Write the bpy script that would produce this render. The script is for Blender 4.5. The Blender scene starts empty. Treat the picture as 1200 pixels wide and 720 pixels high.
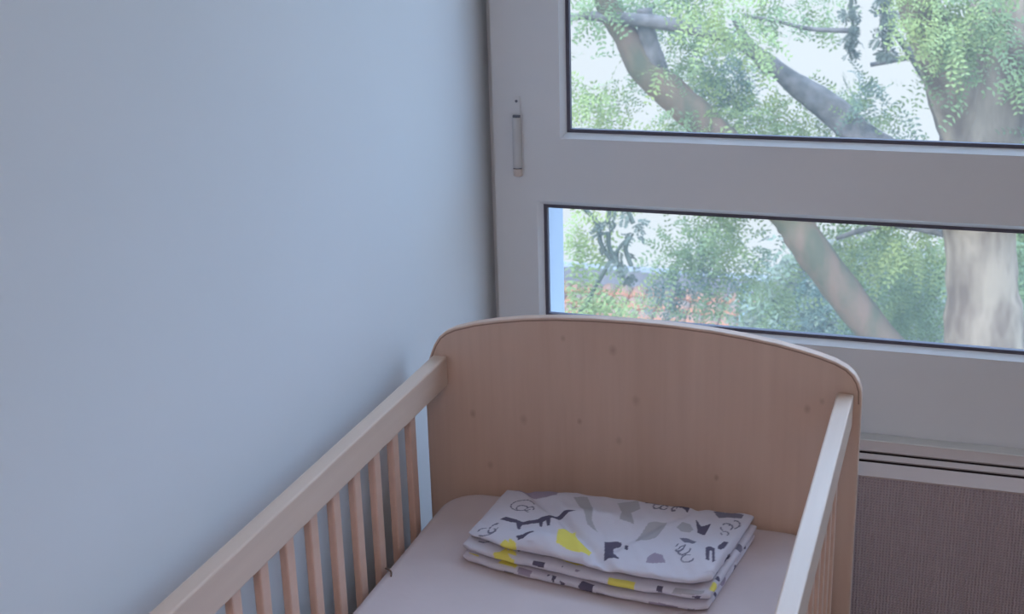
import bpy, bmesh, math, random
import numpy as np
from mathutils import Vector, Matrix
from math import radians as R_, pi

random.seed(7); rng = np.random.default_rng(7)
S = bpy.context.scene
COL = S.collection

# ------------------------------------------------------------------ camera
CAM_LOC = (0.7742, -1.80147, 1.57808)
CAM_X = (0.94705, 0.3199, -0.02761); CAM_Y = (-0.07561, 0.30575, 0.9491); CAM_Z = (0.31206, -0.89676, 0.31375)
cd = bpy.data.cameras.new('camera'); cam = bpy.data.objects.new('camera', cd); COL.objects.link(cam)
cd.sensor_width = 36; cd.lens = 1577.55 / 1200 * 36; cd.clip_start = .02; cd.clip_end = 200
m3 = Matrix((CAM_X, CAM_Y, CAM_Z)).transposed()
cam.matrix_world = Matrix.Translation(CAM_LOC) @ m3.to_4x4()
S.camera = cam
cd.dof.use_dof = True; cd.dof.focus_distance = 2.05; cd.dof.aperture_fstop = 12

# ------------------------------------------------------------------ world, sun, exposure
S.view_settings.view_transform = 'Standard'; S.view_settings.look = 'None'
S.view_settings.gamma = 1; S.view_settings.use_curve_mapping = False
S.view_settings.exposure = 0.70
WORLD_LOW = (0.49, 0.525, 0.555); WORLD_HIGH = (0.52, 0.76, 1.14); WORLD_STR = 1.0; WORLD_TOP = 3.0
SUN_STR = 1.5
FILL_LAMP_STR = 13.0  # brightness of the added ceiling fill
w = bpy.data.worlds.new('sky'); S.world = w; w.use_nodes = True
nt = w.node_tree; nt.nodes.clear()
o_ = nt.nodes.new('ShaderNodeOutputWorld'); bg = nt.nodes.new('ShaderNodeBackground')
tc = nt.nodes.new('ShaderNodeTexCoord'); sx = nt.nodes.new('ShaderNodeSeparateXYZ')
mr = nt.nodes.new('ShaderNodeMapRange'); mr.inputs[1].default_value = -.1; mr.inputs[2].default_value = .55
mr.inputs[3].default_value = 0; mr.inputs[4].default_value = 1
mx = nt.nodes.new('ShaderNodeMix'); mx.data_type = 'RGBA'
mx.inputs[6].default_value = (*WORLD_LOW, 1); mx.inputs[7].default_value = tuple(c * WORLD_TOP for c in WORLD_HIGH) + (1,)
nt.links.new(tc.outputs['Generated'], sx.inputs[0]); nt.links.new(sx.outputs['Z'], mr.inputs[0])
nt.links.new(mr.outputs[0], mx.inputs[0]); nt.links.new(mx.outputs[2], bg.inputs['Color'])
bg.inputs['Strength'].default_value = WORLD_STR; nt.links.new(bg.outputs[0], o_.inputs[0])
sl = bpy.data.lights.new('sun', 'SUN'); sl.energy = SUN_STR; sl.angle = R_(3); sl.color = (1, .96, .88)
so = bpy.data.objects.new('sun', sl); COL.objects.link(so)
so.rotation_euler = Vector((0.35, 0.62, -0.75)).to_track_quat('-Z', 'Y').to_euler()

# ------------------------------------------------------------------ materials
def mat(name, col, rough=.6, spec=.3, var=0, scale=8, stretch=(1, 1, 1), bump=0, bscale=200, col2=None, trans=0, coat=0, sharp=(.3, .7)):
    m = bpy.data.materials.new(name); m.use_nodes = True; n = m.node_tree; b = n.nodes['Principled BSDF']
    b.inputs['Base Color'].default_value = (*col, 1); b.inputs['Roughness'].default_value = rough
    b.inputs['Specular IOR Level'].default_value = spec; b.inputs['Coat Weight'].default_value = coat
    t = n.nodes.new('ShaderNodeTexCoord'); mp = n.nodes.new('ShaderNodeMapping'); mp.inputs['Scale'].default_value = stretch
    n.links.new(t.outputs['Object'], mp.inputs[0])
    if var:
        no = n.nodes.new('ShaderNodeTexNoise'); no.inputs['Scale'].default_value = scale; no.inputs['Detail'].default_value = 5
        n.links.new(mp.outputs[0], no.inputs['Vector'])
        r = n.nodes.new('ShaderNodeMapRange'); r.inputs[1].default_value = sharp[0]; r.inputs[2].default_value = sharp[1]
        n.links.new(no.outputs['Fac'], r.inputs[0])
        x = n.nodes.new('ShaderNodeMix'); x.data_type = 'RGBA'
        c2 = col2 or tuple(c * (1 - var) for c in col)
        x.inputs[6].default_value = (*col, 1); x.inputs[7].default_value = (*c2, 1)
        n.links.new(r.outputs[0], x.inputs[0]); n.links.new(x.outputs[2], b.inputs['Base Color'])
    if bump:
        nb = n.nodes.new('ShaderNodeTexNoise'); nb.inputs['Scale'].default_value = bscale; nb.inputs['Detail'].default_value = 3
        n.links.new(mp.outputs[0], nb.inputs['Vector'])
        bp = n.nodes.new('ShaderNodeBump'); bp.inputs['Strength'].default_value = bump; bp.inputs['Distance'].default_value = .002
        n.links.new(nb.outputs['Fac'], bp.inputs['Height']); n.links.new(bp.outputs[0], b.inputs['Normal'])
    if trans:
        tr = n.nodes.new('ShaderNodeBsdfTranslucent'); ms = n.nodes.new('ShaderNodeMixShader'); ms.inputs[0].default_value = trans
        src = b.inputs['Base Color'].links[0].from_socket if b.inputs['Base Color'].links else None
        if src: n.links.new(src, tr.inputs[0])
        else: tr.inputs[0].default_value = (*col, 1)
        n.links.new(b.outputs[0], ms.inputs[1]); n.links.new(tr.outputs[0], ms.inputs[2])
        n.links.new(ms.outputs[0], n.nodes['Material Output'].inputs[0])
    return m

KNOTS = ((0.226, 0.905), (0.078, 0.768), (0.161, 0.767), (0.25, 0.774), (0.311, 0.749), (0.302, 0.893), (0.606, 0.844), (0.586, 0.83), (0.337, 0.817), (0.459, 0.707), (0.104, 0.684),)
def wood_mat(name, col, dark, knots=()):
    """pale beech / pine board: faint vertical grain plus a few small knots"""
    m = bpy.data.materials.new(name); m.use_nodes = True; n = m.node_tree; b = n.nodes['Principled BSDF']
    b.inputs['Roughness'].default_value = .36; b.inputs['Specular IOR Level'].default_value = .45
    t = n.nodes.new('ShaderNodeTexCoord'); mp = n.nodes.new('ShaderNodeMapping')
    mp.inputs['Scale'].default_value = (1, 1, .06) if knots else (1, .06, 1)
    n.links.new(t.outputs['Object'], mp.inputs[0])
    no = n.nodes.new('ShaderNodeTexNoise'); no.inputs['Scale'].default_value = 60; no.inputs['Detail'].default_value = 6
    n.links.new(mp.outputs[0], no.inputs['Vector'])
    n2 = n.nodes.new('ShaderNodeTexNoise'); n2.inputs['Scale'].default_value = 9; n2.inputs['Detail'].default_value = 2
    n.links.new(mp.outputs[0], n2.inputs['Vector'])
    a = n.nodes.new('ShaderNodeMath'); a.operation = 'ADD'; n.links.new(no.outputs['Fac'], a.inputs[0]); n.links.new(n2.outputs['Fac'], a.inputs[1])
    r = n.nodes.new('ShaderNodeMapRange'); r.inputs[1].default_value = .7; r.inputs[2].default_value = 1.3; n.links.new(a.outputs[0], r.inputs[0])
    x = n.nodes.new('ShaderNodeMix'); x.data_type = 'RGBA'; x.inputs[6].default_value = (*col, 1); x.inputs[7].default_value = (*dark, 1)
    n.links.new(r.outputs[0], x.inputs[0]); last = x.outputs[2]
    for i, (kx, kz) in enumerate(knots):
        s = n.nodes.new('ShaderNodeVectorMath'); s.operation = 'SUBTRACT'; s.inputs[1].default_value = (kx, 0, kz)
        n.links.new(t.outputs['Object'], s.inputs[0])
        q = n.nodes.new('ShaderNodeVectorMath'); q.operation = 'MULTIPLY'; q.inputs[1].default_value = (1, 0, .75); n.links.new(s.outputs[0], q.inputs[0])
        l = n.nodes.new('ShaderNodeVectorMath'); l.operation = 'LENGTH'; n.links.new(q.outputs[0], l.inputs[0])
        k = n.nodes.new('ShaderNodeMapRange'); k.inputs[1].default_value = .001; k.inputs[2].default_value = .005 + .0015 * (i % 3)
        k.inputs[3].default_value = .38 if i % 2 else .28; k.inputs[4].default_value = 0; n.links.new(l.outputs['Value'], k.inputs[0])
        y = n.nodes.new('ShaderNodeMix'); y.data_type = 'RGBA'; n.links.new(k.outputs[0], y.inputs[0]); n.links.new(last, y.inputs[6])
        y.inputs[7].default_value = (.25, .12, .07, 1); last = y.outputs[2]
    n.links.new(last, b.inputs['Base Color'])
    return m

M = {}
M['wall'] = mat('white_wall_paint', (.76, .775, .80), .7, .2, var=.03, scale=2.5, bump=.05, bscale=60)
M['ceiling'] = mat('ceiling_paint', (.82, .81, .79), .8, .1, var=.03)
M['floor'] = mat('oak_floor', (.45, .30, .20), .45, .3, var=.35, scale=6, stretch=(1, .12, 1))
M['pvc'] = mat('white_window_plastic', (.76, .75, .76), .35, .4, var=.03, scale=3)
M['gasket'] = mat('dark_rubber_gasket', (.11, .10, .13), .6, .3, var=.1)
M['spacer'] = mat('grey_spacer', (.20, .20, .24), .5, .3, var=.1)
M['render'] = mat('pale_outside_render', (.40, .46, .56), .8, .1, var=.04)
M['wood'] = wood_mat('beech_board', (.685, .48, .375), (.61, .41, .315), KNOTS)
M['rail'] = wood_mat('beech_rail', (.72, .54, .43), (.65, .47, .37))
M['slat'] = wood_mat('beech_slat', (.72, .46, .35), (.66, .41, .30))
M['sheet'] = mat('blush_cotton_sheet', (.72, .60, .60), .85, .1, var=.10, scale=5, bump=.5, bscale=25)
M['foam'] = mat('mattress_side', (.78, .72, .68), .9, .1, var=.05)
M['thread'] = mat('brown_thread', (.20, .13, .10), .8, .1, var=.1)
M['rad'] = mat('convector_enamel', (.66, .55, .52), .45, .3, var=.05, scale=5)
M['radtop_lit'] = mat('convector_top_lit', (.74, .72, .70), .4, .4, var=.03)  # skylight on the up-facing strip put into a lighter, greyer colour
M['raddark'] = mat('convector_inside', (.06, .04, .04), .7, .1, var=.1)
M['hinge'] = mat('hinge_cover', (.62, .60, .60), .4, .4, var=.03)
M['hingecap'] = mat('hinge_pin_cap', (.70, .58, .52), .4, .4, var=.03)
M['bark'] = mat('brown_bark', (.20, .125, .085), .9, .1, var=.4, scale=8, stretch=(1, 1, .35), bump=.8, bscale=20, col2=(.11, .10, .06), sharp=(.36, .64))
M['barkpale'] = mat('pale_peeling_bark', (.32, .24, .17), .9, .1, var=.4, scale=6, stretch=(1, 1, .3), bump=.8, bscale=18, col2=(.15, .10, .07), sharp=(.36, .62))
M['barkgrey'] = mat('grey_bark', (.19, .165, .155), .9, .1, var=.4, scale=10, bump=.8, bscale=20, col2=(.10, .09, .08), sharp=(.36, .64))
M['leaf0'] = mat('bright_leaf', (.31, .35, .11), .55, .25, var=.5, scale=3, col2=(.22, .28, .11), trans=.2)
M['leaf1'] = mat('green_leaf', (.22, .27, .10), .55, .25, var=.5, scale=3, col2=(.15, .21, .10), trans=.2)
M['leaf2'] = mat('dusky_leaf', (.13, .18, .11), .55, .25, var=.4, scale=3, col2=(.12, .16, .14), trans=.2)
M['hang'] = mat('dark_withered_leaf', (.15, .17, .13), .7, .2, var=.3, scale=9, trans=.2)
M['grass'] = mat('rough_grass', (.22, .30, .14), .9, .1, var=.5, scale=.8, col2=(.30, .27, .18))
M['tile'] = mat('terracotta_tile', (.32, .13, .07), .8, .1, var=.5, scale=2.5, col2=(.19, .14, .11), sharp=(.42, .58))
M['parapet'] = mat('grey_parapet', (.24, .23, .24), .8, .1, var=.25, scale=3)
M['plaster'] = mat('weathered_plaster', (.55, .50, .45), .8, .1, var=.2, scale=2)
M['post'] = mat('blue_grey_post', (.36, .46, .54), .6, .3, var=.3, scale=12)
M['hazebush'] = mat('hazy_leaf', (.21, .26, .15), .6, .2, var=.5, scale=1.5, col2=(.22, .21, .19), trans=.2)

def ribbed_mat():
    m = mat('perforated_steel_grille', (.36, .29, .30), .55, .3); n = m.node_tree; b = n.nodes['Principled BSDF']
    t = n.nodes.new('ShaderNodeTexCoord'); mp = n.nodes.new('ShaderNodeMapping'); mp.inputs['Scale'].default_value = (200, 1, 200)
    v = n.nodes.new('ShaderNodeTexVoronoi'); v.inputs['Randomness'].default_value = 0; v.inputs['Scale'].default_value = 1
    n.links.new(t.outputs['Object'], mp.inputs[0]); n.links.new(mp.outputs[0], v.inputs['Vector'])
    r = n.nodes.new('ShaderNodeMapRange'); r.inputs[1].default_value = .25; r.inputs[2].default_value = .45
    n.links.new(v.outputs['Distance'], r.inputs[0])
    x = n.nodes.new('ShaderNodeMix'); x.data_type = 'RGBA'; x.inputs[6].default_value = (.25, .19, .205, 1); x.inputs[7].default_value = (.50, .41, .42, 1)
    n.links.new(r.outputs[0], x.inputs[0]); n.links.new(x.outputs[2], b.inputs['Base Color'])
    return m
M['grille'] = ribbed_mat()

def glass_mat():
    m = bpy.data.materials.new('window_glass'); m.use_nodes = True; n = m.node_tree; n.nodes.clear()
    out = n.nodes.new('ShaderNodeOutputMaterial'); tr = n.nodes.new('ShaderNodeBsdfTransparent'); tr.inputs[0].default_value = (.99, 1, 1, 1)
    gl = n.nodes.new('ShaderNodeBsdfGlossy'); gl.inputs['Roughness'].default_value = .02
    fr = n.nodes.new('ShaderNodeFresnel'); fr.inputs[0].default_value = 1.15
    df = n.nodes.new('ShaderNodeBsdfTranslucent'); df.inputs[0].default_value = (.9, .95, 1, 1)
    m1 = n.nodes.new('ShaderNodeMixShader'); m2 = n.nodes.new('ShaderNodeMixShader'); m1.inputs[0].default_value = HAZE
    n.links.new(tr.outputs[0], m1.inputs[1]); n.links.new(df.outputs[0], m1.inputs[2])
    fm = n.nodes.new('ShaderNodeMath'); fm.operation = 'MULTIPLY'; fm.inputs[1].default_value = .3; n.links.new(fr.outputs[0], fm.inputs[0])
    n.links.new(fm.outputs[0], m2.inputs[0]); n.links.new(m1.outputs[0], m2.inputs[1]); n.links.new(gl.outputs[0], m2.inputs[2])
    n.links.new(m2.outputs[0], out.inputs[0]); return m
HAZE = .04                      # whitish veil in the pane shader, imitates glare and haze over the view
M['glass'] = glass_mat()

def emit_mat():
    m = bpy.data.materials.new('fill_lamp_glow'); m.use_nodes = True; b = m.node_tree.nodes['Principled BSDF']  # glow of the added, unseen fill lamp
    b.inputs['Base Color'].default_value = (.9, .88, .85, 1)
    b.inputs['Emission Color'].default_value = (1, .86, .85, 1); b.inputs['Emission Strength'].default_value = FILL_LAMP_STR
    return m
M['lamp'] = emit_mat()

def print_mat():
    m = bpy.data.materials.new('printed_muslin'); m.use_nodes = True; n = m.node_tree; b = n.nodes['Principled BSDF']
    b.inputs['Roughness'].default_value = .9; b.inputs['Specular IOR Level'].default_value = .1
    a = n.nodes.new('ShaderNodeAttribute'); a.attribute_name = 'print'; n.links.new(a.outputs['Color'], b.inputs['Base Color'])
    t = n.nodes.new('ShaderNodeTexCoord'); nb = n.nodes.new('ShaderNodeTexNoise'); nb.inputs['Scale'].default_value = 90
    n.links.new(t.outputs['Object'], nb.inputs['Vector'])
    bp = n.nodes.new('ShaderNodeBump'); bp.inputs['Strength'].default_value = .35; bp.inputs['Distance'].default_value = .002
    n.links.new(nb.outputs['Fac'], bp.inputs['Height']); n.links.new(bp.outputs[0], b.inputs['Normal'])
    return m
M['print'] = print_mat()

# ------------------------------------------------------------------ helpers
def tag(o, label=None, cat=None, group=None, kind=None):
    if label: o['label'] = label
    if cat: o['category'] = cat
    if group: o['group'] = group
    if kind: o['kind'] = kind
    return o
def empty(name, loc=(0, 0, 0)):
    o = bpy.data.objects.new(name, None); COL.objects.link(o); o.location = loc; o.empty_display_size = .05
    return o
def link(name, me, m, parent=None, smooth=False):
    me.materials.append(m)
    if smooth: me.polygons.foreach_set('use_smooth', [True] * len(me.polygons))
    o = bpy.data.objects.new(name, me); COL.objects.link(o)
    if parent is not None:
        o.parent = parent; o.location = -Vector(world_loc(parent))
    return o
def world_loc(o):
    v = Vector(o.location)
    while o.parent: o = o.parent; v += Vector(o.location)
    return v
def boxes(name, bs, m, parent=None, bevel=0, seg=2):
    """bs: (x0,y0,z0,x1,y1,z1) in world metres -> one mesh"""
    bm = bmesh.new()
    for x0, y0, z0, x1, y1, z1 in bs:
        r = bmesh.ops.create_cube(bm, size=1)
        for v in r['verts']:
            v.co = Vector(((x0 + x1) / 2 + v.co.x * (x1 - x0), (y0 + y1) / 2 + v.co.y * (y1 - y0), (z0 + z1) / 2 + v.co.z * (z1 - z0)))
    if bevel: bmesh.ops.bevel(bm, geom=bm.edges[:], offset=bevel, segments=seg, profile=.5, affect='EDGES')
    me = bpy.data.meshes.new(name); bm.to_mesh(me); bm.free()
    return link(name, me, m, parent)
def prism(name, pts, axis, a, b, m, parent=None, bevel=0, seg=3):
    """extrude a closed outline (2D) along axis from a to b"""
    def p3(u, v, t): return {'x': (t, u, v), 'y': (u, t, v), 'z': (u, v, t)}[axis]
    bm = bmesh.new()
    va = [bm.verts.new(p3(u, v, a)) for u, v in pts]; vb = [bm.verts.new(p3(u, v, b)) for u, v in pts]
    fa = bm.faces.new(va); fb = bm.faces.new(vb[::-1]); n = len(pts)
    for i in range(n): bm.faces.new((va[i], vb[i], vb[(i + 1) % n], va[(i + 1) % n]))
    bmesh.ops.recalc_face_normals(bm, faces=bm.faces[:])
    if bevel: bmesh.ops.bevel(bm, geom=list({e for f in (fa, fb) for e in f.edges}), offset=bevel, segments=seg, profile=.5, affect='EDGES')
    me = bpy.data.meshes.new(name); bm.to_mesh(me); bm.free()
    return link(name, me, m, parent)
def frame_boxes(x0, z0, x1, z1, w, y0, y1):
    return [(x0, y0, z0, x0 + w, y1, z1), (x1 - w, y0, z0, x1, y1, z1), (x0 + w, y0, z0, x1 - w, y1, z0 + w), (x0 + w, y0, z1 - w, x1 - w, y1, z1)]
def tube(name, pts, m, parent=None, n=12, rough=.0):
    """pts: (x,y,z,r) polyline swept with rings, Catmull-Rom smoothed"""
    P = np.array(pts, float); Q = []
    for i in range(len(P) - 1):
        p0, p1, p2, p3 = P[max(i - 1, 0)], P[i], P[i + 1], P[min(i + 2, len(P) - 1)]
        for t in np.linspace(0, 1, 6, endpoint=False):
            Q.append(.5 * ((2 * p1) + (-p0 + p2) * t + (2 * p0 - 5 * p1 + 4 * p2 - p3) * t * t + (-p0 + 3 * p1 - 3 * p2 + p3) * t ** 3))
    Q.append(P[-1]); V = []; F = []
    for i, q in enumerate(Q):
        d = Vector(Q[min(i + 1, len(Q) - 1)][:3]) - Vector(Q[max(i - 1, 0)][:3]); d.normalize()
        s = d.cross(Vector((0, 1, .01))).normalized(); u = s.cross(d)
        for k in range(n):
            a = 2 * pi * k / n; rr = q[3] * (1 + rough * random.uniform(-1, 1))
            V.append(Vector(q[:3]) + (s * math.cos(a) + u * math.sin(a)) * rr)
    for i in range(len(Q) - 1):
        for k in range(n): F.append((i * n + k, i * n + (k + 1) % n, (i + 1) * n + (k + 1) % n, (i + 1) * n + k))
    F.append(tuple(range(n))[::-1]); F.append(tuple((len(Q) - 1) * n + k for k in range(n)))
    me = bpy.data.meshes.new(name); me.from_pydata([tuple(v) for v in V], [], F)
    return link(name, me, m, parent, smooth=True)
def join_tubes(name, lists, m, parent=None):
    obs = [tube('tmp', l, m, None, 6) for l in lists]; bm = bmesh.new()
    for o in obs: bm.from_mesh(o.data)
    me = bpy.data.meshes.new(name); bm.to_mesh(me); bm.free()
    for o in obs: bpy.data.objects.remove(o)
    return link(name, me, m, parent, smooth=True)

# ------------------------------------------------------------------ the room
XL, YW, XR, YB, ZC = -.03, .40, 3.35, -3.3, 2.5
FY = .387                     # inner face of the window frame
WX1, WZ0, WZ1 = 2.40, .63, 2.36   # window opening
tag(boxes('wall_left', [(XL - .15, YB - .1, -.1, XL, YW + .14, ZC + .1)], M['wall']), kind='structure')
# opening added to the right wall, out of view, to let in fill daylight
OY0, OY1, OZ0, OZ1 = -1.95, -1.35, .02, 2.1
tag(boxes('wall_right', [(XR, YB - .1, -.1, XR + .15, OY0, ZC + .1), (XR, OY1, -.1, XR + .15, YW + .14, ZC + .1), (XR, OY0, OZ1, XR + .15, OY1, ZC + .1), (XR, OY0, -.1, XR + .15, OY1, OZ0)], M['wall']), kind='structure')
w2 = tag(empty('fill_window', (XR + .06, -1.65, OZ0)), kind='structure')  # window frame added around the unseen fill opening
boxes('frame', [(XR + .03, OY0, OZ0, XR + .09, OY0 + .07, OZ1), (XR + .03, OY1 - .07, OZ0, XR + .09, OY1, OZ1), (XR + .03, OY0 + .07, OZ0, XR + .09, OY1 - .07, OZ0 + .07),
                (XR + .03, OY0 + .07, OZ1 - .07, XR + .09, OY1 - .07, OZ1), (XR + .03, -1.66, OZ0 + .07, XR + .09, -1.64, OZ1 - .07)], M['pvc'], w2, .003)
tag(boxes('wall_front', [(XL, YB - .15, -.1, XR, YB, ZC + .1)], M['wall']), kind='structure')
tag(boxes('floor', [(XL, YB, -.12, XR, YW + .2, 0)], M['floor']), kind='structure')
tag(boxes('ceiling', [(XL, YB, ZC, XR, YW + .2, ZC + .12)], M['ceiling']), kind='structure')
tag(boxes('wall_back', [(XL, YW, 0, XR, YW + .14, WZ0), (XL, YW, WZ1, XR, YW + .14, ZC), (WX1, YW, WZ0, XR, YW + .14, WZ1),
                        (XL, YW + .020, WZ0, -.010, YW + .14, WZ1)], M['wall']), kind='structure')
# outer reveal that shows as a pale strip behind the lower pane
tag(boxes('trim_1', [(-.010, .431, WZ0, .0655, .54, WZ1)], M['render']), kind='structure')

# ------------------------------------------------------------------ window_1
win = tag(empty('window_1', (1.2, FY, WZ0)), kind='structure')
LG = (.0735, .7965, 2.30, 1.0045)   # lower glass  x0 z0 x1 z1
UG = (.1185, 1.1345, 2.26, 2.24)   # upper glass
# outer frame: left stile, bottom board, transom, head, right stile
a0, a1, a2, a3 = LG[0] - .009, LG[1] - .009, LG[2] + .009, LG[3] + .009
boxes('frame', [(-.012, FY, WZ0, a0, .43, WZ1 - .004), (a0, FY, WZ0, a2, .43, a1), (a0, FY, a3, a2, .43, 1.10), (a0, FY, 2.29, a2, .43, WZ1 - .004), (a2, FY, WZ0, WX1, .43, WZ1 - .004)], M['pvc'], win)
u0, u1, u2, u3 = UG[0] - .009, UG[1] - .009, UG[2] + .009, UG[3] + .009
SY = FY - .0006
sa = boxes('sash', [(.0475, SY, 1.072, u0, .43, 2.305), (u2, SY, 1.072, 2.33, .43, 2.305), (u0, SY, 1.072, u2, .43, u1), (u0, SY, u3, u2, .43, 2.305)], M['pvc'], win)
def chamfer_bead(nm, g, w, par, y0=FY, y1=FY + .012):
    """glazing bead: sloped inwards to the gasket"""
    x0, z0, x1, z1 = g; bm = bmesh.new()
    o = [(x0 - w, z0 - w), (x1 + w, z0 - w), (x1 + w, z1 + w), (x0 - w, z1 + w)]; i_ = [(x0, z0), (x1, z0), (x1, z1), (x0, z1)]
    a = [bm.verts.new((p[0], y0, p[1])) for p in o]; b = [bm.verts.new((p[0], y1, p[1])) for p in i_]
    c = [bm.verts.new((p[0], y1 + .006, p[1])) for p in i_]; d = [bm.verts.new((p[0], y1 + .006, p[1])) for p in o]
    for k in range(4):
        j = (k + 1) % 4
        bm.faces.new((a[k], a[j], b[j], b[k])); bm.faces.new((b[k], b[j], c[j], c[k])); bm.faces.new((c[k], c[j], d[j], d[k])); bm.faces.new((d[k], d[j], a[j], a[k]))
    bmesh.ops.recalc_face_normals(bm, faces=bm.faces[:])
    me = bpy.data.meshes.new(nm); bm.to_mesh(me); bm.free(); return link(nm, me, M['pvc'], par)
for g, par in ((LG, win), (UG, sa)):
    chamfer_bead('glazing_bead', g, .0095, par)
    boxes('gasket', frame_boxes(g[0] - .0005, g[1] - .0005, g[2] + .0005, g[3] + .0005, .0062, FY + .0115, FY + .022), M['gasket'], par)
    gp = boxes('glass_pane', [(g[0] + .001, FY + .018, g[1] + .001, g[2] - .001, FY + .0215, g[3] - .001)], M['glass'], par)
# hinge on the left stile
hg = prism('hinge', [(.0325 + .0085 * math.cos(a), FY - .004 + .009 * math.sin(a)) for a in np.linspace(0, 2 * pi, 16, endpoint=False)], 'z', 1.072, 1.160, M['hinge'], win, .001, 1)
prism('hinge_cap', [(.0325 + .008 * math.cos(a), FY - .004 + .0085 * math.sin(a)) for a in np.linspace(0, 2 * pi, 16, endpoint=False)], 'z', 1.057, 1.0705, M['hingecap'], hg, .001, 1)
boxes('hinge_pin', [(.0255, FY - .009, 1.0703, .0395, FY, 1.0722), (.0265, FY - .008, 1.160, .0385, FY, 1.164)], M['spacer'], hg)
boxes('hinge_leaf', [(.027, FY - .003, 1.164, .038, FY, 1.196), (.0225, FY - .0015, 1.060, .0425, FY, 1.165)], M['pvc'], hg, .0006)
prism('hinge_screw', [(.0325 + .0025 * math.cos(a), 1.188 + .0025 * math.sin(a)) for a in np.linspace(0, 2 * pi, 10, endpoint=False)], 'y', FY - .004, FY - .002, M['spacer'], hg)

# ------------------------------------------------------------------ convector heater below the window
rad = tag(empty('convector_heater', (.95, .345, .09)), 'beige convector heater with slotted top and perforated front below the window', 'heater')
RX0, RX1 = .12, 1.95
boxes('back_panel', [(RX0, .372, .10, RX1, .386, .628)], M['rad'], rad)
boxes('top_strip', [(RX0, .358, .628, RX1, .3862, .637)], M['radtop_lit'], rad, .0015)
P0, P1 = Vector((0, .3575, .6355)), Vector((0, .300, .597))
dv = P1 - P0; nv = Vector((0, -dv.z, dv.y)); nv = -nv.normalized() if nv.z < 0 else nv.normalized()
def slope(a, b, name):
    A = P0 + dv * a; B = P0 + dv * b; th = nv * .004
    prism(name, [(A.y, A.z), (B.y, B.z), (B.y - th.y, B.z - th.z), (A.y - th.y, A.z - th.z)], 'x', RX0, RX1, M['rad'], rad, .0008, 1)
slope(.0, .285, 'louvre_bar'); slope(.37, .52, 'louvre_bar'); slope(.61, 1.0, 'louvre_bar')
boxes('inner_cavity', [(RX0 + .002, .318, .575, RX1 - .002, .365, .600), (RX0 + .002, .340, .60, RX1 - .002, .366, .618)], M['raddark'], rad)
boxes('side_panel', [(RX0 - .004, .300, .10, RX0, .386, .597)], M['rad'], rad); boxes('side_panel', [(RX1, .300, .10, RX1 + .004, .386, .597)], M['rad'], rad)
# perforated / corrugated front: fine ribs too small to pick apart -> one part
V = []; F = []; NR = 330; zz = np.linspace(.10, .5955, 70)
for i in range(NR * 2 + 1):
    x = RX0 + (RX1 - RX0) * i / (NR * 2)
    for k, z in enumerate(zz):
        V.append((x + .0007 * (1 if k % 2 else -1), .302 + (0.0022 if i % 2 else 0) + (.001 if (k + i // 2) % 2 else 0), z))
nz = len(zz)
for i in range(NR * 2):
    for k in range(nz - 1): F.append((i * nz + k, (i + 1) * nz + k, (i + 1) * nz + k + 1, i * nz + k + 1))
me = bpy.data.meshes.new('grille'); me.from_pydata(V, [], F); tag(link('grille', me, M['grille'], rad), kind='stuff')
boxes('foot', [(.25, .31, 0, .29, .38, .101)], M['rad'], rad); boxes('foot', [(1.75, .31, 0, 1.79, .38, .101)], M['rad'], rad)

# ------------------------------------------------------------------ cot
cot = tag(empty('cot', (.33, -.6, 0)), 'pale wooden baby cot with arched headboard and slatted side rails in the corner', 'cot')
HB = [(0, 0), (0, .79), (.002, .825), (.007, .848), (.012, .862), (.018, .876), (.027, .890), (.038, .899), (.052, .906), (.085, .9165), (.12, .924), (.165, .9315),
      (.214, .9365), (.27, .9395), (.33, .9405), (.39, .9395), (.446, .9365), (.495, .9315), (.54, .925), (.575, .918), (.6, .912), (.622, .905), (.638, .897), (.648, .888), (.655, .877), (.659, .864), (.66, .845), (.66, 0)]
hb = prism('headboard', HB, 'y', 0, .018, M['wood'], cot, .0028, 3)
M['edge'] = mat('edge_banding', (.36, .22, .17), .5, .3, var=.1)
def edge_band():
    P = [Vector(p) for p in HB[1:-1]]; bm = bmesh.new(); A = []
    for i, p in enumerate(P):
        t = (P[min(i + 1, len(P) - 1)] - P[max(i - 1, 0)]).normalized(); nrm = Vector((t.y, -t.x))
        A.append([bm.verts.new(((p + nrm * d).x, y, (p + nrm * d).y)) for d, y in ((.0030, .0002), (.0030, -.0005), (.0050, -.0005), (.0050, .0002))])
    for a, b in zip(A, A[1:]):
        for k in range(3): bm.faces.new((a[k], a[k + 1], b[k + 1], b[k]))
    bmesh.ops.recalc_face_normals(bm, faces=bm.faces[:])
    me = bpy.data.meshes.new('edge_band'); bm.to_mesh(me); bm.free(); e = link('edge_band', me, M['edge'], hb); e['label'] = 'thin darker edge line of the headboard'
edge_band()
prism('footboard', HB, 'y', -1.238, -1.22, M['wood'], cot, .0028, 3)
def side(xa, xb, lab):
    r = boxes('side_rail', [(xa, -1.219, .8125, xb, -.0005, .86)], M['rail'], cot, .0025, 2); r['label'] = lab
    xc = (xa + xb) / 2
    y = -.129
    while y > -1.19:
        boxes('slat', [(xc - .0055, y - .0105, .2695, xc + .0055, y + .0105, .8135)], M['slat'], r, .0025, 2)
        y -= .0642
    boxes('bottom_rail', [(xa, -1.219, .225, xb, -.0005, .27)], M['rail'], r, .0025, 2)
side(.0165, .0395, 'side rail along the white wall'); side(.6258, .649, 'side rail next to the heater')
# bed base
for k in range(12):
    y = -1.19 + k * .1
    boxes('base_slat', [(.041, y, .513, .624, y + .06, .525)], M['slat'], cot, .002)
boxes('base_bearer', [(.0396, -1.2, .49, .055, -.02, .513)], M['slat'], cot); boxes('base_bearer', [(.61, -1.2, .49, .6256, -.02, .513)], M['slat'], cot)

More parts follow.
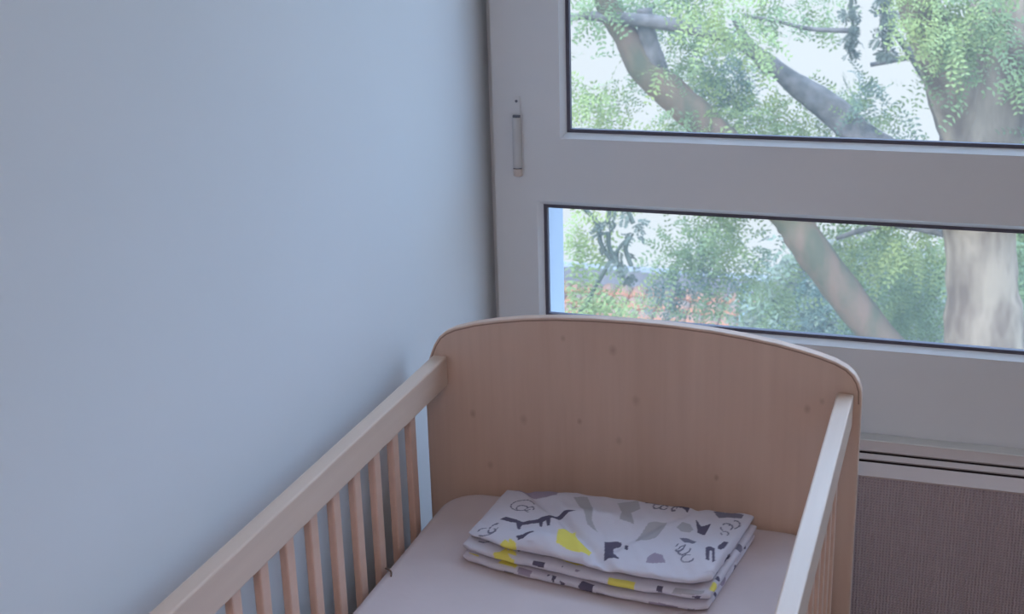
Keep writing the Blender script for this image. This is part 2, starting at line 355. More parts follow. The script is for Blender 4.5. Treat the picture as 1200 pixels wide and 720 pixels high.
# ------------------------------------------------------------------ mattress with fitted sheet
def mattress():
    x0, x1, y0, y1, z0, z1, rc, re = .0405, .6245, -1.205, -.004, .5255, .640, .062, .018
    nx, ny = 90, 170; bm = bmesh.new()
    def outline(ins):
        pts = []; r = rc - ins * .6
        for cx, cy, a0 in ((x1 - rc, y1 - rc, 0), (x0 + rc, y1 - rc, 90), (x0 + rc, y0 + rc, 180), (x1 - rc, y0 + rc, 270)):
            for k in range(9):
                a = R_(a0 + k * 11.25); pts.append((cx + (rc - ins) * math.cos(a), cy + (rc - ins) * math.sin(a)))
        return pts
    rings = []
    for ins, z in [(.01, z0), (.0, z0 + .012), (0, z1 - re)] + [(re * (1 - math.cos(R_(a))), z1 - re * (1 - math.sin(R_(a)))) for a in (20, 40, 60, 80, 90)] + [(re + .02, z1 + .0005)]:
        rings.append([bm.verts.new((p[0], p[1], z)) for p in outline(ins)])
    for a, b in zip(rings, rings[1:]):
        n = len(a)
        for i in range(n): bm.faces.new((a[i], a[(i + 1) % n], b[(i + 1) % n], b[i]))
    bm.faces.new(rings[-1]); bm.faces.new(rings[0][::-1])
    me = bpy.data.meshes.new('mattress'); bm.to_mesh(me); bm.free(); return me
mt = link('mattress', mattress(), M['sheet'], None, True)
tag(mt, 'cot mattress under a plain pale pink fitted sheet', 'mattress')
th = tube('loose_thread', [(.044, -.276, .6415, .0011), (.050, -.279, .6425, .0013), (.057, -.285, .6425, .0013), (.0605, -.294, .6415, .0010)], M['thread'], None, 6)
tag(th, 'short dark thread lying on the mattress edge by the left rail slats', 'thread')

# ------------------------------------------------------------------ folded printed blanket
TOP = {'mauve': [[(0.152, -0.053), (0.233, -0.04), (0.237, -0.083), (0.221, -0.082), (0.189, -0.07)], [(0.409, -0.239), (0.407, -0.222), (0.414, -0.21), (0.426, -0.215), (0.434, -0.231)], [(0.291, -0.021), (0.313, -0.027), (0.309, -0.046)]], 'dark': [[(0.176, -0.163), (0.181, -0.153), (0.197, -0.157), (0.211, -0.164), (0.234, -0.146), (0.262, -0.13), (0.282, -0.13), (0.265, -0.141), (0.248, -0.148), (0.254, -0.171), (0.25, -0.172), (0.243, -0.155), (0.24, -0.159), (0.243, -0.174), (0.239, -0.172), (0.234, -0.16), (0.214, -0.174), (0.215, -0.19), (0.211, -0.188), (0.203, -0.169), (0.185, -0.166)], [(0.219, -0.217), (0.227, -0.213), (0.237, -0.197), (0.241, -0.203), (0.232, -0.222), (0.225, -0.226)], [(0.342, -0.201), (0.363, -0.19), (0.365, -0.199), (0.356, -0.207), (0.36, -0.223), (0.372, -0.235), (0.351, -0.238)], [(0.362, -0.052), (0.394, -0.051), (0.423, -0.049), (0.432, -0.058), (0.431, -0.072), (0.424, -0.066), (0.408, -0.059), (0.367, -0.062)], [(0.448, -0.098), (0.46, -0.116), (0.471, -0.107), (0.469, -0.14), (0.458, -0.135)], [(0.479, -0.187), (0.484, -0.178), (0.491, -0.184), (0.497, -0.216), (0.494, -0.219), (0.489, -0.194), (0.486, -0.195), (0.49, -0.218), (0.485, -0.217)], [(0.493, -0.171), (0.498, -0.154), (0.508, -0.159), (0.512, -0.175), (0.504, -0.17), (0.5, -0.184), (0.495, -0.183)], [(0.369, -0.193), (0.376, -0.201), (0.377, -0.213), (0.372, -0.21)]], 'slate': [[(0.467, -0.065), (0.473, -0.055), (0.483, -0.06), (0.497, -0.057), (0.511, -0.064), (0.51, -0.075), (0.489, -0.078), (0.478, -0.084)], [(0.439, -0.163), (0.449, -0.158), (0.463, -0.169), (0.46, -0.18), (0.448, -0.178)]], 'grey': [[(0.262, -0.079), (0.281, -0.071), (0.301, -0.111), (0.309, -0.147), (0.326, -0.175), (0.305, -0.157), (0.288, -0.12)], [(0.328, -0.075), (0.355, -0.059), (0.365, -0.088), (0.355, -0.102), (0.369, -0.141), (0.346, -0.134), (0.342, -0.105)], [(0.379, -0.18), (0.387, -0.128), (0.41, -0.114), (0.412, -0.14), (0.405, -0.168), (0.392, -0.179)], [(0.427, -0.13), (0.432, -0.113), (0.443, -0.113), (0.451, -0.129), (0.448, -0.14), (0.436, -0.141)]], 'yellow': [[(0.27, -0.182), (0.292, -0.173), (0.307, -0.213), (0.331, -0.226), (0.33, -0.239), (0.299, -0.236), (0.281, -0.228)], [(0.21, -0.22), (0.222, -0.229), (0.236, -0.256), (0.228, -0.263), (0.216, -0.247)], [(0.198, -0.236), (0.205, -0.222), (0.213, -0.229), (0.214, -0.257), (0.207, -0.257)], [(0.147, -0.235), (0.15, -0.221), (0.165, -0.225), (0.172, -0.241), (0.164, -0.248)]]}
RINGS = [(0.193, -0.11, 0.017, 0.018), (0.195, -0.118, 0.008, 0.01), (0.169, -0.2, 0.013, 0.012), (0.176, -0.19, 0.006, 0.015), (0.494, -0.109, 0.008, 0.012), (0.503, -0.098, 0.007, 0.013), (0.495, -0.13, 0.005, 0.007), (0.453, -0.202, 0.008, 0.011), (0.446, -0.194, 0.006, 0.012), (0.461, -0.221, 0.008, 0.007), (0.386, -0.071, 0.005, 0.01), (0.396, -0.071, 0.005, 0.01), (0.411, -0.069, 0.003, 0.011), (0.207, -0.12, 0.006, 0.008)]
FRONT = {'yellow': [[(0.192, 0.667), (0.207, 0.67), (0.225, 0.664), (0.225, 0.652), (0.206, 0.653), (0.193, 0.658)], [(0.363, 0.677), (0.401, 0.678), (0.399, 0.655), (0.363, 0.655)], [(0.504, 0.703), (0.515, 0.711), (0.514, 0.69), (0.505, 0.679)]], 'dark': [[(0.251, 0.678), (0.271, 0.68), (0.27, 0.663), (0.253, 0.664)], [(0.293, 0.677), (0.308, 0.677), (0.303, 0.668), (0.298, 0.673), (0.295, 0.667)], [(0.416, 0.68), (0.438, 0.681), (0.438, 0.663), (0.43, 0.663), (0.43, 0.675), (0.421, 0.675), (0.42, 0.67), (0.416, 0.67)], [(0.321, 0.65), (0.327, 0.656), (0.343, 0.655), (0.34, 0.637), (0.324, 0.64)], [(0.472, 0.646), (0.481, 0.646), (0.485, 0.639), (0.494, 0.637), (0.492, 0.631), (0.476, 0.634)], [(0.281, 0.654), (0.287, 0.653), (0.285, 0.644)], [(0.293, 0.651), (0.302, 0.648), (0.297, 0.642)], [(0.161, 0.683), (0.176, 0.68), (0.175, 0.667), (0.165, 0.668)], [(0.346, 0.646), (0.36, 0.645), (0.352, 0.638)], [(0.21, 0.647), (0.225, 0.645), (0.219, 0.637), (0.209, 0.638)], [(0.274, 0.658), (0.286, 0.66), (0.284, 0.655), (0.274, 0.652)], [(0.379, 0.641), (0.398, 0.642), (0.395, 0.631), (0.381, 0.631)], [(0.334, 0.673), (0.351, 0.675), (0.35, 0.668), (0.339, 0.667)], [(0.476, 0.664), (0.489, 0.664), (0.485, 0.657)]], 'mauve': [[(0.421, 0.649), (0.46, 0.648), (0.458, 0.635), (0.421, 0.636)], [(0.313, 0.675), (0.337, 0.676), (0.334, 0.668), (0.314, 0.666)], [(0.23, 0.657), (0.252, 0.655), (0.249, 0.647), (0.231, 0.646)], [(0.365, 0.644), (0.372, 0.632), (0.352, 0.632)]], 'grey': [[(0.45, 0.663), (0.459, 0.677), (0.487, 0.68), (0.492, 0.666)]]}
PCOL = {'white': (.68, .63, .69), 'mauve': (.38, .31, .39), 'dark': (.13, .11, .16), 'slate': (.22, .20, .26), 'grey': (.46, .43, .46), 'yellow': (.84, .72, .16)}
def inpoly(X, Y, poly):
    c = np.zeros(X.shape, bool); n = len(poly)
    for i in range(n):
        (x1, y1), (x2, y2) = poly[i], poly[(i + 1) % n]
        k = ((y1 > Y) != (y2 > Y)) & (X < (x2 - x1) * (Y - y1) / (y2 - y1 + 1e-12) + x1); c ^= k
    return c
def paint(X, Y, Z, face, top=False):
    """face 0: seen from above, 1: folded front edge, 2: right side"""
    C = np.empty((len(X), 3)); C[:] = PCOL['white']
    t = (face == 0) | ((face == 1) & top)
    for k, ps in TOP.items():
        for p in ps: C[t & inpoly(X, Y, p)] = PCOL[k]
    for cx, cy, a, b in RINGS:
        d = np.hypot((X - cx) / a, (Y - cy) / b); ang = np.arctan2(Y - cy, X - cx)
        C[t & (np.abs(d - 1) < .0011 / min(a, b)) & (np.sin(ang * 1.5 + cx * 90) > -.75)] = PCOL['slate']
    f = (face == 1) & (not top)
    for k, ps in FRONT.items():
        for p in ps: C[f & inpoly(X, Z, p)] = PCOL[k]
    r = face == 2
    for (y, z, a, b, k) in ((-.225, .672, .006, .006, 'dark'), (-.18, .676, .012, .004, 'dark'), (-.13, .668, .008, .007, 'slate'), (-.20, .652, .010, .005, 'mauve'), (-.10, .655, .006, .004, 'dark'), (-.235, .650, .004, .004, 'dark'), (-.15, .647, .005, .003, 'dark'), (-.245, .668, .009, .006, 'yellow')):
        C[r & (((Y - y) / a) ** 2 + ((Z - z) / b) ** 2 < 1)] = PCOL[k]
    return C
def noise1(x, y, s, ph):
    return np.sin(x * s + ph) * np.cos(y * s * .8 + ph * 1.7) + .5 * np.sin(x * s * 1.9 + y * s * 1.3 + ph * 2.3)
def layer(name, xs, xe, front, back, zb, zt, ph, bulge, parent, shear=.012, nexp=5.0):
    NS = 290; K = 130; r = .007
    a = np.linspace(0, 1, NS); s = xs + (xe - xs) * a
    e = np.concatenate([np.linspace(-1, 1, NS)])
    # end rounding: extra rings at both ends
    endang = np.linspace(0, pi / 2, 7)[:-1]
    S_ = np.concatenate([xs + r * (1 - np.sin(pi / 2 - endang[::-1][::-1]))[::1] * 0 + r - r * np.cos(endang), s[(s > xs + r) & (s < xe - r)], xe - r + r * np.cos(endang[::-1])])
    H = np.concatenate([np.sin(endang), np.ones(((s > xs + r) & (s < xe - r)).sum()), np.sin(endang[::-1])]); H = np.maximum(H, .04)
    # cross-section angles, denser over the top and front
    th_ = np.concatenate([np.linspace(0, pi, 92, endpoint=False), np.linspace(pi, 2 * pi, 38, endpoint=False)]); K = len(th_)
    # super-ellipse resampled evenly in arc length over the top half
    def se(t): c, s2 = np.cos(t), np.sin(t); return np.sign(c) * np.abs(c) ** (2 / nexp), np.sign(s2) * np.abs(s2) ** (2 / nexp)
    tt = np.linspace(0, 2 * pi, 6001); ex, ez = se(tt); wy, wz = .1, .012
    L = np.concatenate([[0], np.cumsum(np.hypot(np.diff(ex * wy), np.diff(ez * wz)))]); tot = L[-1]
    tgt = np.concatenate([np.linspace(0, tot / 2, 130, endpoint=False), np.linspace(tot / 2, tot, 50, endpoint=False)])
    t = np.interp(tgt, L, tt); cy, cz = se(t); K = len(t)
    SS = S_[:, None]; yf = front(S_)[:, None]; yb = back(S_)[:, None]
    Y = (yf + yb) / 2 - cy[None, :] * (yf - yb) / 2 * -1 * (-1)
    # cy=+1 -> front
    Y = (yf + yb) / 2 + cy[None, :] * (yf - yb) / 2
    X = np.repeat(SS, K, 1); q_ = ((-.055 - Y) / .2).clip(0, 1.2); X = X - shear * q_ * (1 - (X - xs) / .08).clip(0, 1) - .026 * q_ * ((X - xe) / .12 + 1).clip(0, 1)
    zbv = zb(X, Y); ztv = zt(X, Y) + bulge * noise1(X, Y, 42, ph) * .5 + .0006 * noise1(X, Y, 150, ph)
    zm = (zbv + ztv) / 2; hz = (ztv - zbv) / 2 * H[:, None]
    Z = zm + cz[None, :] * hz
    Y = Y + .0012 * noise1(X, Z * 4, 70, ph) * (np.abs(cy[None, :]) > .9)
    n1, n2 = X.shape; P = np.stack([X.ravel(), Y.ravel(), Z.ravel()], 1)
    i, k = np.meshgrid(np.arange(n1 - 1), np.arange(n2), indexing='ij'); k2 = (k + 1) % n2
    F = np.stack([i * n2 + k, i * n2 + k2, (i + 1) * n2 + k2, (i + 1) * n2 + k], -1).reshape(-1, 4)
    FL = F.tolist() + [list(range(n2))[::-1], [(n1 - 1) * n2 + q for q in range(n2)]]
    me = bpy.data.meshes.new(name); me.from_pydata(P.tolist(), [], FL)
    bm = bmesh.new(); bm.from_mesh(me); bmesh.ops.recalc_face_normals(bm, faces=bm.faces[:]); bm.to_mesh(me); bm.free()
    face = np.zeros(X.shape, int); face[(cy[None, :] > .93) & (cz[None, :] < .97) & np.ones_like(X, bool)] = 1
    face[(H < .97)[:, None] & (X > (xs + xe) / 2)] = 2
    C = paint(P[:, 0], P[:, 1], P[:, 2], face.ravel(), name == 'top_fold')
    at_ = me.color_attributes.new('print', 'FLOAT_COLOR', 'POINT'); at_.data.foreach_set('color', np.concatenate([C, np.ones((len(C), 1))], 1).ravel())
    return link(name, me, M['print'], parent, True)
bl = tag(empty('folded_blanket', (.34, -.16, .6405)), 'folded white blanket printed with grey animals and yellow patches on the mattress', 'blanket')
FX = np.array([.10, .13, .16, .20, .25, .30, .35, .42, .50, .54]); FYv = np.array([-.19, -.205, -.230, -.243, -.252, -.258, -.267, -.273, -.273, -.262])
ff = lambda d: (lambda s: np.interp(s, FX, FYv) + d)
bb = lambda d: (lambda s: -.055 + d + 0 * s)
cst = lambda v: (lambda X, Y: v + 0 * X)
layer('bottom_fold', .150, .526, ff(0), bb(.003), cst(.6405), lambda X, Y: .655 + 0 * X, 1.0, .0012, bl, nexp=4)
layer('middle_fold', .148, .528, ff(.004), bb(.002), cst(.6552), lambda X, Y: .6695 + .001 * np.sin(X * 30), 2.2, .0016, bl, nexp=4)
def ztop(X, Y):
    g = lambda cx, cy, sx, sy, h: h * np.exp(-((X - cx) / sx) ** 2 - ((Y - cy) / sy) ** 2)
    u = (X - .26) * .75 + (Y + .15) * .66          # diagonal puckers running from the left front to the right back
    z = .6835 + .003 * np.tanh((X - .24) / .02) + g(.26, -.218, .055, .028, .013) + g(.24, -.075, .03, .02, .006) + g(.31, -.13, .05, .02, .009) + g(.47, -.2, .06, .03, .006)
    z += -.008 * np.exp(-((u - .005) / .008) ** 2) - .005 * np.exp(-(((X - .385) * .9 - (Y + .16) * .5) / .008) ** 2)
    z -= .006 * ((.185 - X) / .04).clip(0, 1)
    return z
layer('top_fold', .150, .524, lambda s: np.interp(s, FX, FYv) + .012 + .010 * ((.21 - s) / .04).clip(0, 1) + .010 * ((s - .49) / .03).clip(0, 1), bb(0), cst(.6700), ztop, .4, .0030, bl, nexp=3.2)

# ------------------------------------------------------------------ added fill lamp on the ceiling, unseen behind the camera
lp = tag(empty('fill_lamp', (.75, -2.7, ZC)), 'round white fill lamp added on the ceiling, unseen behind the viewpoint', 'lamp')
bm = bmesh.new(); bmesh.ops.create_uvsphere(bm, u_segments=24, v_segments=12, radius=.19)
for v in bm.verts: v.co = Vector((.75 + v.co.x, -2.7 + v.co.y, ZC - .09 + v.co.z * .38))
me = bpy.data.meshes.new('fill_lamp_shade'); bm.to_mesh(me); bm.free(); link('fill_lamp_shade', me, M['lamp'], lp, True)
prism('fill_lamp_base', [(.75 + .10 * math.cos(a), -2.7 + .10 * math.sin(a)) for a in np.linspace(0, 2 * pi, 24, endpoint=False)], 'z', ZC - .03, ZC - .0005, M['pvc'], lp)

# ------------------------------------------------------------------ outside: ground, outbuilding, trees
tag(boxes('ground', [(-14, 1.2, -9.2, 12, 24, -9)], M['grass']), kind='structure')
CLUMPS = ((-1.737, 7.4, 0.609, 0.152, 1, 1), (-1.593, 7.8, 0.599, 0.183, 1, 1), (-1.367, 8.2, 0.541, 0.216, 1, 1), (-1.833, 7.5, -0.026, 0.153, 1, 0), (-1.813, 7.8, -0.221, 0.183, 1, 0), (-1.707, 8, -0.048, 0.112, 0.6, 1), (-1.908, 7.6, 0.275, 0.077, 0.35, 1), (-0.903, 7.4, 0.558, 0.222, 1, 0), (-1.051, 7.9, 0.26, 0.185, 1, 1), (-0.998, 8.4, 0.022, 0.22, 1.2, 2), (-1.381, 8.6, 0.07, 0.158, 0.7, 1), (-1.223, 8.5, -0.175, 0.222, 1, 1), (-1.385, 8, 0.217, 0.099, 0.5, 1), (-0.913, 8.3, -0.134, 0.192, 1, 1), (-0.628, 7.3, 0.364, 0.127, 1, 0), (-0.881, 7.7, -0.217, 0.181, 0.9, 0), (-0.666, 8.3, -0.275, 0.218, 0.9, 0), (-0.425, 8.4, -0.304, 0.22, 1, 0), (-1.262, 7.9, -0.285, 0.16, 0.8, 0), (-0.574, 8, 0.512, 0.174, 0.8, 1), (-0.356, 8.6, 0.493, 0.171, 0.7, 1), (-0.094, 8.8, -0.149, 0.134, 0.7, 2), (-0.179, 8.4, -0.213, 0.162, 0.7, 1), (0.044, 8, -0.059, 0.112, 0.7, 2), (0.099, 8.2, -0.276, 0.19, 1, 1), (0.425, 7.3, 0.632, 0.196, 1.2, 0), (0.6, 7.2, 0.539, 0.205, 1.3, 0), (0.746, 7.3, 0.613, 0.196, 1.1, 1), (0.44, 7.6, 0.188, 0.083, 0.5, 1), (0.384, 7.9, -0.033, 0.062, 0.4, 1), (0.857, 7.2, 0.362, 0.114, 0.6, 1), (1.033, 7.2, 0.244, 0.074, 0.5, 1), (0.358, 7.8, -0.254, 0.11, 0.4, 2), (0.66, 7.3, 0.383, 0.115, 0.6, 1), (-1.707, 8.4, 0.105, 0.078, 0.3, 1), (0.941, 7.3, 0.573, 0.138, 0.5, 1), (-0.837, 8.6, -0.434, 0.171, 0.8, 1), (-1.654, 8.6, 0.407, 0.158, 0.7, 2), (-1.522, 6.2, -0.655, 0.122, 1, 0), (-1.495, 6.3, -0.862, 0.113, 0.9, 0), (-1.482, 6.2, -1.133, 0.142, 1.2, 0), (-1.325, 6.3, -1.223, 0.123, 1, 0), (-1.584, 6.2, -1.013, 0.076, 0.5, 0), (-1.28, 8.2, -1.33, 0.203, 1, 1), (-1.122, 8.5, -1.332, 0.222, 1.1, 1), (-0.902, 8, -1.089, 0.174, 0.8, 1), (-1.388, 8.4, -1.663, 0.168, 1.3, 2), (-0.861, 8.6, -1.556, 0.185, 0.8, 1), (-0.561, 8, -1.181, 0.112, 0.4, 2), (-0.517, 8.2, -1.622, 0.165, 0.9, 1), (-0.549, 8.4, -1.899, 0.129, 0.6, 1), (-0.352, 9.5, -1.959, 0.201, 0.7, 2), (-0.092, 8.4, -1.377, 0.181, 0.8, 1), (-0.009, 8.8, -1.842, 0.175, 0.7, 1), (0.126, 8.6, -1.336, 0.251, 1.2, 0), (0.388, 8.3, -1.184, 0.218, 1.2, 0), (0.39, 8.8, -1.669, 0.255, 1.2, 1), (0.553, 9, -2.006, 0.26, 1.2, 1), (0.606, 8.8, -1.43, 0.188, 1, 0), (0.24, 9.2, -2.023, 0.237, 1, 1), (-0.43, 9, -2.087, 0.192, 0.6, 2), (1.189, 8.6, -1.334, 0.132, 1, 1), (1.233, 8.8, -1.815, 0.134, 1, 1), (1.265, 8.8, -2.043, 0.121, 0.8, 1), (-0.216, 9, -2.19, 0.164, 0.6, 2), (-1.491, 8.4, -1.83, 0.129, 0.6, 2), (-0.363, 8.2, -1.257, 0.101, 0.5, 1), (-1.48, 8.2, -2.076, 0.127, 0.5, 0), (-1.559, 7.8, -1.632, 0.11, 0.6, 0), (-1.424, 7.8, -1.815, 0.11, 0.6, 1), (-1.171, 8.2, -1.884, 0.14, 0.7, 1), (-0.991, 8.2, -1.728, 0.127, 0.7, 1), (-1.078, 8.4, -1.605, 0.142, 0.8, 2), (-1.451, 6.3, -0.987, 0.082, 0.5, 0), (-1.506, 8, -1.344, 0.075, 0.3, 1), (-1.078, 7.3, -0.091, 0.104, 0.6, 1), (-1.26, 7.3, 0.238, 0.081, 0.5, 0), (0.692, 7.2, 0.182, 0.126, 0.5, 1), (-0.974, 8.3, -0.846, 0.288, 1, 1), (-0.363, 8.6, -0.852, 0.297, 1, 1), (0.284, 8.4, -0.775, 0.291, 1, 1), (-1.776, 8, -0.783, 0.186, 0.7, 0), (-1.265, 8, 0.808, 0.186, 0.6, 1), (-0.7, 8.3, 0.783, 0.192, 0.6, 0), (0.503, 7.6, 0.863, 0.238, 0.8, 1), (1.275, 7.6, 0.326, 0.298, 1, 1), (1.386, 7.8, -0.207, 0.244, 1, 1))
LIMBS = {'trunk': [(1.021, 8.0, -2.632, 0.311), (0.982, 8.0, -1.824, 0.286), (0.931, 8.0, -1.309, 0.242), (0.88, 8.0, -0.809, 0.261), (0.868, 8.0, -0.352, 0.286), (0.9, 8.0, 0.151, 0.311), (0.977, 8.0, 0.552, 0.261), (1.05, 8.0, 0.94, 0.218)], 'limbL': [(0.805, 7.95, -0.405, 0.185), (0.651, 7.8, 0.06, 0.189), (0.49, 7.6, 0.425, 0.155), (0.313, 7.4, 0.825, 0.117)], 'limbA': [(0.792, 8.1, -2.702, 0.188), (0.317, 8.0, -1.951, 0.137), (-0.005, 7.9, -1.51, 0.135), (-0.288, 7.8, -1.109, 0.134), (-0.417, 7.8, -0.925, 0.128), (-0.696, 7.75, -0.611, 0.127), (-0.971, 7.7, -0.3, 0.127), (-1.212, 7.65, -0.071, 0.12), (-1.45, 7.6, 0.162, 0.113), (-1.574, 7.6, 0.37, 0.095), (-1.698, 7.6, 0.547, 0.083), (-1.79, 7.6, 0.754, 0.072)], 'limbA2': [(-1.337, 7.65, 0.066, 0.078), (-1.389, 7.6, 0.253, 0.072), (-1.432, 7.6, 0.402, 0.066), (-1.451, 7.6, 0.579, 0.054)], 'limbC': [(-2.174, 7.6, 0.453, 0.018), (-1.918, 7.6, 0.522, 0.027), (-1.685, 7.55, 0.517, 0.042), (-1.348, 7.55, 0.491, 0.05), (-1.026, 7.6, 0.418, 0.039), (-0.773, 7.7, 0.303, 0.024), (-0.603, 7.8, 0.09, 0.012)], 'limbB': [(0.754, 7.9, -0.853, 0.135), (0.354, 8.0, -0.556, 0.118), (0.04, 8.1, -0.372, 0.113), (-0.221, 8.2, -0.18, 0.108), (-0.473, 8.2, -0.012, 0.082), (-0.664, 8.2, 0.14, 0.057), (-0.805, 8.2, 0.262, 0.038), (-0.923, 8.2, 0.458, 0.025)], 'twigD': [(0.68, 8.1, -0.288, 0.035), (0.537, 8.2, -0.097, 0.029), (0.356, 8.2, 0.183, 0.029), (0.215, 8.2, 0.378, 0.022), (0.097, 8.2, 0.614, 0.019)], 'twigE': [(0.321, 8.2, 0.182, 0.016), (0.065, 8.2, 0.129, 0.016)], 'twigF': [(-0.113, 8.2, -1.174, 0.016), (0.07, 8.2, -1.097, 0.022), (0.312, 8.2, -1.044, 0.022), (0.707, 8.1, -1.071, 0.028)], 'twigG': [(-0.828, 8.0, 0.493, 0.016), (-0.584, 8.0, 0.453, 0.012), (-0.344, 8.0, 0.402, 0.016), (-0.05, 8.0, 0.393, 0.019)]}
HANG = [[(-0.075, 8.0, 0.662), (-0.074, 8.0, 0.534), (-0.051, 8.0, 0.428), (-0.058, 8.0, 0.322), (-0.048, 8.0, 0.251)], [(-0.006, 8.0, 0.662), (-0.023, 8.0, 0.546), (0.001, 8.0, 0.429), (-0.01, 8.0, 0.311), (-0.007, 8.0, 0.24)], [(0.099, 8.0, 0.633), (0.117, 8.0, 0.517), (0.11, 8.0, 0.43), (0.127, 8.0, 0.342), (0.126, 8.0, 0.254)], [(0.168, 8.0, 0.633), (0.176, 8.0, 0.489), (0.194, 8.0, 0.372), (0.189, 8.0, 0.255)], [(0.133, 8.0, 0.633), (0.147, 8.0, 0.489), (0.148, 8.0, 0.372), (0.166, 8.0, 0.254)], [(-1.341, 6.2, -0.488), (-1.353, 6.2, -0.611)], [(-1.348, 6.2, -0.667), (-1.343, 6.2, -0.767), (-1.298, 6.2, -0.849), (-1.254, 6.2, -0.96)], [(-1.209, 6.2, -0.692), (-1.237, 6.2, -0.772), (-1.198, 6.2, -0.882)], [(-1.225, 6.2, -0.51), (-1.187, 6.2, -0.601)], [(-1.52, 6.2, -0.509), (-1.42, 6.2, -0.615), (-1.399, 6.2, -0.743), (-1.332, 6.2, -0.852)]]
def sprigs(name, clumps, m, parent, dens=80, L=.20, lw=.017, ll=.044, pairs=6):
    V = []; nq = 0
    for cx, cy, cz, r, c in clumps:
        n = max(4, int(dens * c * (r / .2) ** 2))
        d = rng.normal(size=(n, 3)); d /= np.linalg.norm(d, axis=1)[:, None]
        p = np.array((cx, cy, cz)) + d * (r * rng.random((n, 1)) ** .45) * np.array((1, 1.3, 1))
        ax = rng.normal(size=(n, 3)) + np.array((0, 0, -.7)) + d * .8; ax /= np.linalg.norm(ax, axis=1)[:, None]
        up = rng.normal(size=(n, 3)) * .6 + np.array((0, -.5, 1)); sd = np.cross(ax, up); sd /= np.linalg.norm(sd, axis=1)[:, None]; up = np.cross(sd, ax)
        sc = rng.uniform(.7, 1.25, (n, 1))
        for k in range(pairs):
            for sg in (-1, 1):
                f = (k + .5) / pairs; base = p + ax * (L * f * sc) - up * (L * .35 * f * f * sc)
                dr = (sd * sg * .85 + ax * .5 + up * rng.normal(0, .25, (n, 1))); dr /= np.linalg.norm(dr, axis=1)[:, None]
                wd = np.cross(dr, up); l = ll * sc * (1 - .4 * abs(f - .4))
                V.append(np.stack([base, base + dr * l * .5 + wd * lw * .5 * sc, base + dr * l, base + dr * l * .5 - wd * lw * .5 * sc], 1).reshape(-1, 3))
    P = np.concatenate(V); q = len(P) // 4
    me = bpy.data.meshes.new(name); me.from_pydata(P.tolist(), [], np.arange(q * 4).reshape(q, 4).tolist())
    return tag(link(name, me, m, parent), kind='stuff')
tree = tag(empty('large_tree', (1.0, 8, -9)), 'large spreading tree with a thick pale trunk and forked limbs outside the window', 'tree')
LB = {'trunk': 'barkpale', 'limbL': 'barkpale', 'limbA': 'bark', 'limbA2': 'barkgrey', 'limbC': 'barkgrey', 'limbB': 'barkgrey', 'twigD': 'barkgrey', 'twigE': 'barkgrey', 'twigF': 'barkgrey', 'twigG': 'barkgrey'}
for k, pts in LIMBS.items():
    if k == 'trunk': pts = [(.95, 8.0, -9.0, .42), (.93, 8.0, -5.5, .33)] + list(pts)
    if k == 'limbA': pts = [(.93, 8.05, -4.4, .2)] + list(pts)
    tube('trunk' if k == 'trunk' else 'limb' if k.startswith('limb') else 'twig', pts, M[LB[k]], tree, 14 if k == 'trunk' else 9, .05)
near = [c for c in CLUMPS if c[1] < 6.5]; big = [c for c in CLUMPS if c[1] >= 6.5]
for tone in (0, 1, 2):
    sprigs('foliage', [(x, y, z, r, c) for x, y, z, r, c, t in big if t == tone], M['leaf%d' % tone], tree)
join_tubes('withered_strand', [[(*p, .010 + .003 * math.sin(i * 3 + j * 2)) for j, p in enumerate(L)] for i, L in enumerate((HANG[0], HANG[3], HANG[4]))], M['hang'], tree)
sprigs('hanging_foliage', [(*p, .042, 3) for L in (HANG[0], HANG[3], HANG[4]) for p in L], M['hang'], tree, dens=90, L=.06, ll=.04, lw=.014)
young = tag(empty('young_tree', (-1.8, 6.2, -9)), 'young bright green tree at the left edge of the lower pane', 'tree')
tube('trunk', [(-1.8, 6.2, -9, .12), (-1.75, 6.2, -5, .09), (-1.75, 6.25, -2.2, .06), (-1.7, 6.25, -.9, .03)], M['barkgrey'], young, 8, .05)
sprigs('foliage', [(x, y, z, r, c) for x, y, z, r, c, t in near] + [(-1.75, 6.3, -2.2, .5, 1), (-1.9, 6.3, -3, .6, 1)], M['leaf0'], young, L=.2)
join_tubes('twig', [[(*p, .016) for p in L] for L in HANG[5:]] + [[(-1.75, 6.25, -1.6, .02), (*HANG[9][-1], .012), (*HANG[7][0], .01)]], M['hang'], young)
sprigs('dark_foliage', [(*p, .045, 1.5) for L in HANG[5:9] for p in L], M['hang'], young, dens=60, L=.07, ll=.04, lw=.018)

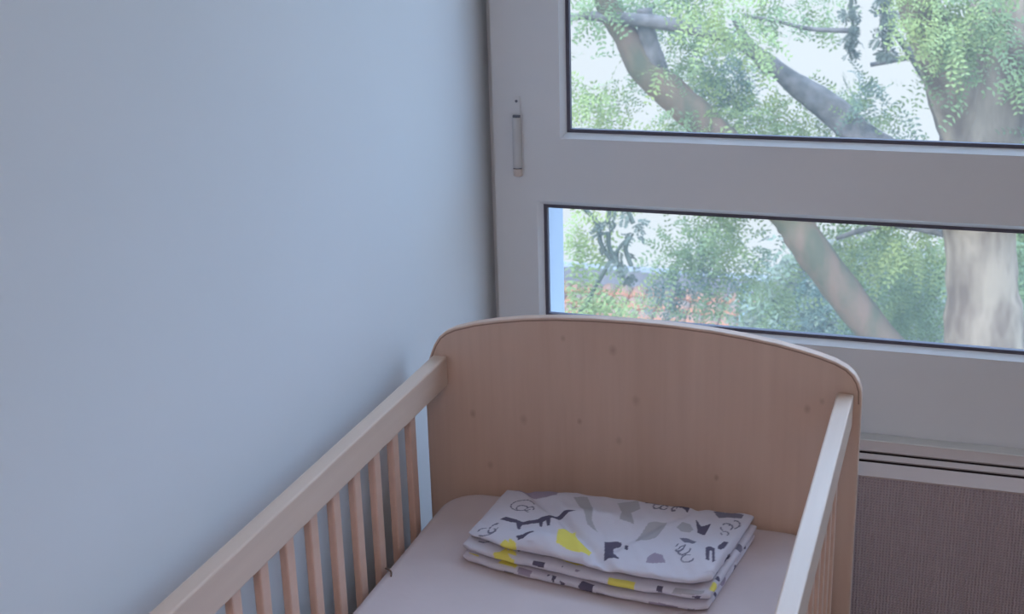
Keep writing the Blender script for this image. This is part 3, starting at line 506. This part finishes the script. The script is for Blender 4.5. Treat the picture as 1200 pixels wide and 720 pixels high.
def bush(name, label, c, r, n, m, base):
    b = tag(empty(name, (c[0], c[1], base)), label, 'tree')
    tube('trunk', [(c[0], c[1], base, .2), (c[0] + .1, c[1], (base + c[2]) / 2, .15), (c[0], c[1], c[2], .08)], M['barkgrey'], b, 8, .05)
    cl = []
    for i in range(n):
        d = rng.normal(size=3); d /= np.linalg.norm(d); cl.append((c[0] + d[0] * r[0], c[1] + d[1] * r[1], c[2] + d[2] * r[2], rng.uniform(.45, .8), .45))
    sprigs('foliage', cl, m, b, L=.34, ll=.11, lw=.045, pairs=4); return b
bush('background_tree', 'hazy dense tree behind the leaning limb, lower pane', (-.1, 11.6, -4.3), (.8, .7, 1.6), 60, M['hazebush'], -9)
bush('background_tree', 'dense green tree between the leaning limb and the thick trunk', (2.2, 15.6, -4.6), (1.3, .9, 2.1), 60, M['leaf1'], -9)
bush('background_tree', 'dense green tree right of the thick pale trunk', (3.6, 11.3, -3.8), (.9, .7, 1.8), 45, M['leaf1'], -9)

# outbuilding with a red tiled roof
ob = tag(empty('outbuilding', (-4.6, 17, -9)), 'low outbuilding with red tiled roof and grey parapet seen through lower pane', 'building')
boxes('wall', [(-8.5, 15.3, -9, -1.75, 18.15, -5.62), (-8.5, 17.9, -5.62, -1.75, 18.15, -4.92)], M['plaster'], ob)
boxes('parapet', [(-8.6, 18.02, -4.93, -1.7, 18.3, -4.60)], M['parapet'], ob, .01)
boxes('roof_deck', [(-8.6, 15.0, -5.70, -1.7, 18.02, -5.62)], M['plaster'], ob)
slp = math.atan2(.72, 3.0)
V = []; F = []
for j, yy in enumerate((0, .40)):
    for k in range(7):
        a = pi * k / 6; V.append((.125 * math.cos(a), yy, .07 * math.sin(a) + .02 * (1 - j)))
for k in range(6): F.append((k, k + 1, 8 + k, 7 + k))
F.append(tuple(range(7)))
tme = bpy.data.meshes.new('roof_tile'); tme.from_pydata(V, [], F); tme.materials.append(M['tile'])
ox, oy, oz = ob.location
for r_ in range(9):
    for c_ in range(27):
        x = -8.45 + c_ * .25; y = 15.02 + r_ * .335
        t_ = bpy.data.objects.new('roof_tile', tme); COL.objects.link(t_); t_.parent = ob
        t_.location = (x - ox + random.uniform(-.01, .01), y - oy, -5.62 + (y - 15.02) * math.tan(slp) - oz)
        t_.rotation_euler = (slp, 0, random.uniform(-.03, .03))
prism('roof_plane', [(15.0, -5.64), (18.02, -4.915), (18.02, -5.0), (15.0, -5.72)], 'x', -8.6, -1.7, M['tile'], ob)
po = prism('metal_post', [(-1.75 + .07 * math.cos(a), 14.4 + .07 * math.sin(a)) for a in np.linspace(0, 2 * pi, 12, endpoint=False)], 'z', -9, -3.55, M['post'])
tag(po, 'upright blue grey metal post in front of the tiled roof', 'post')
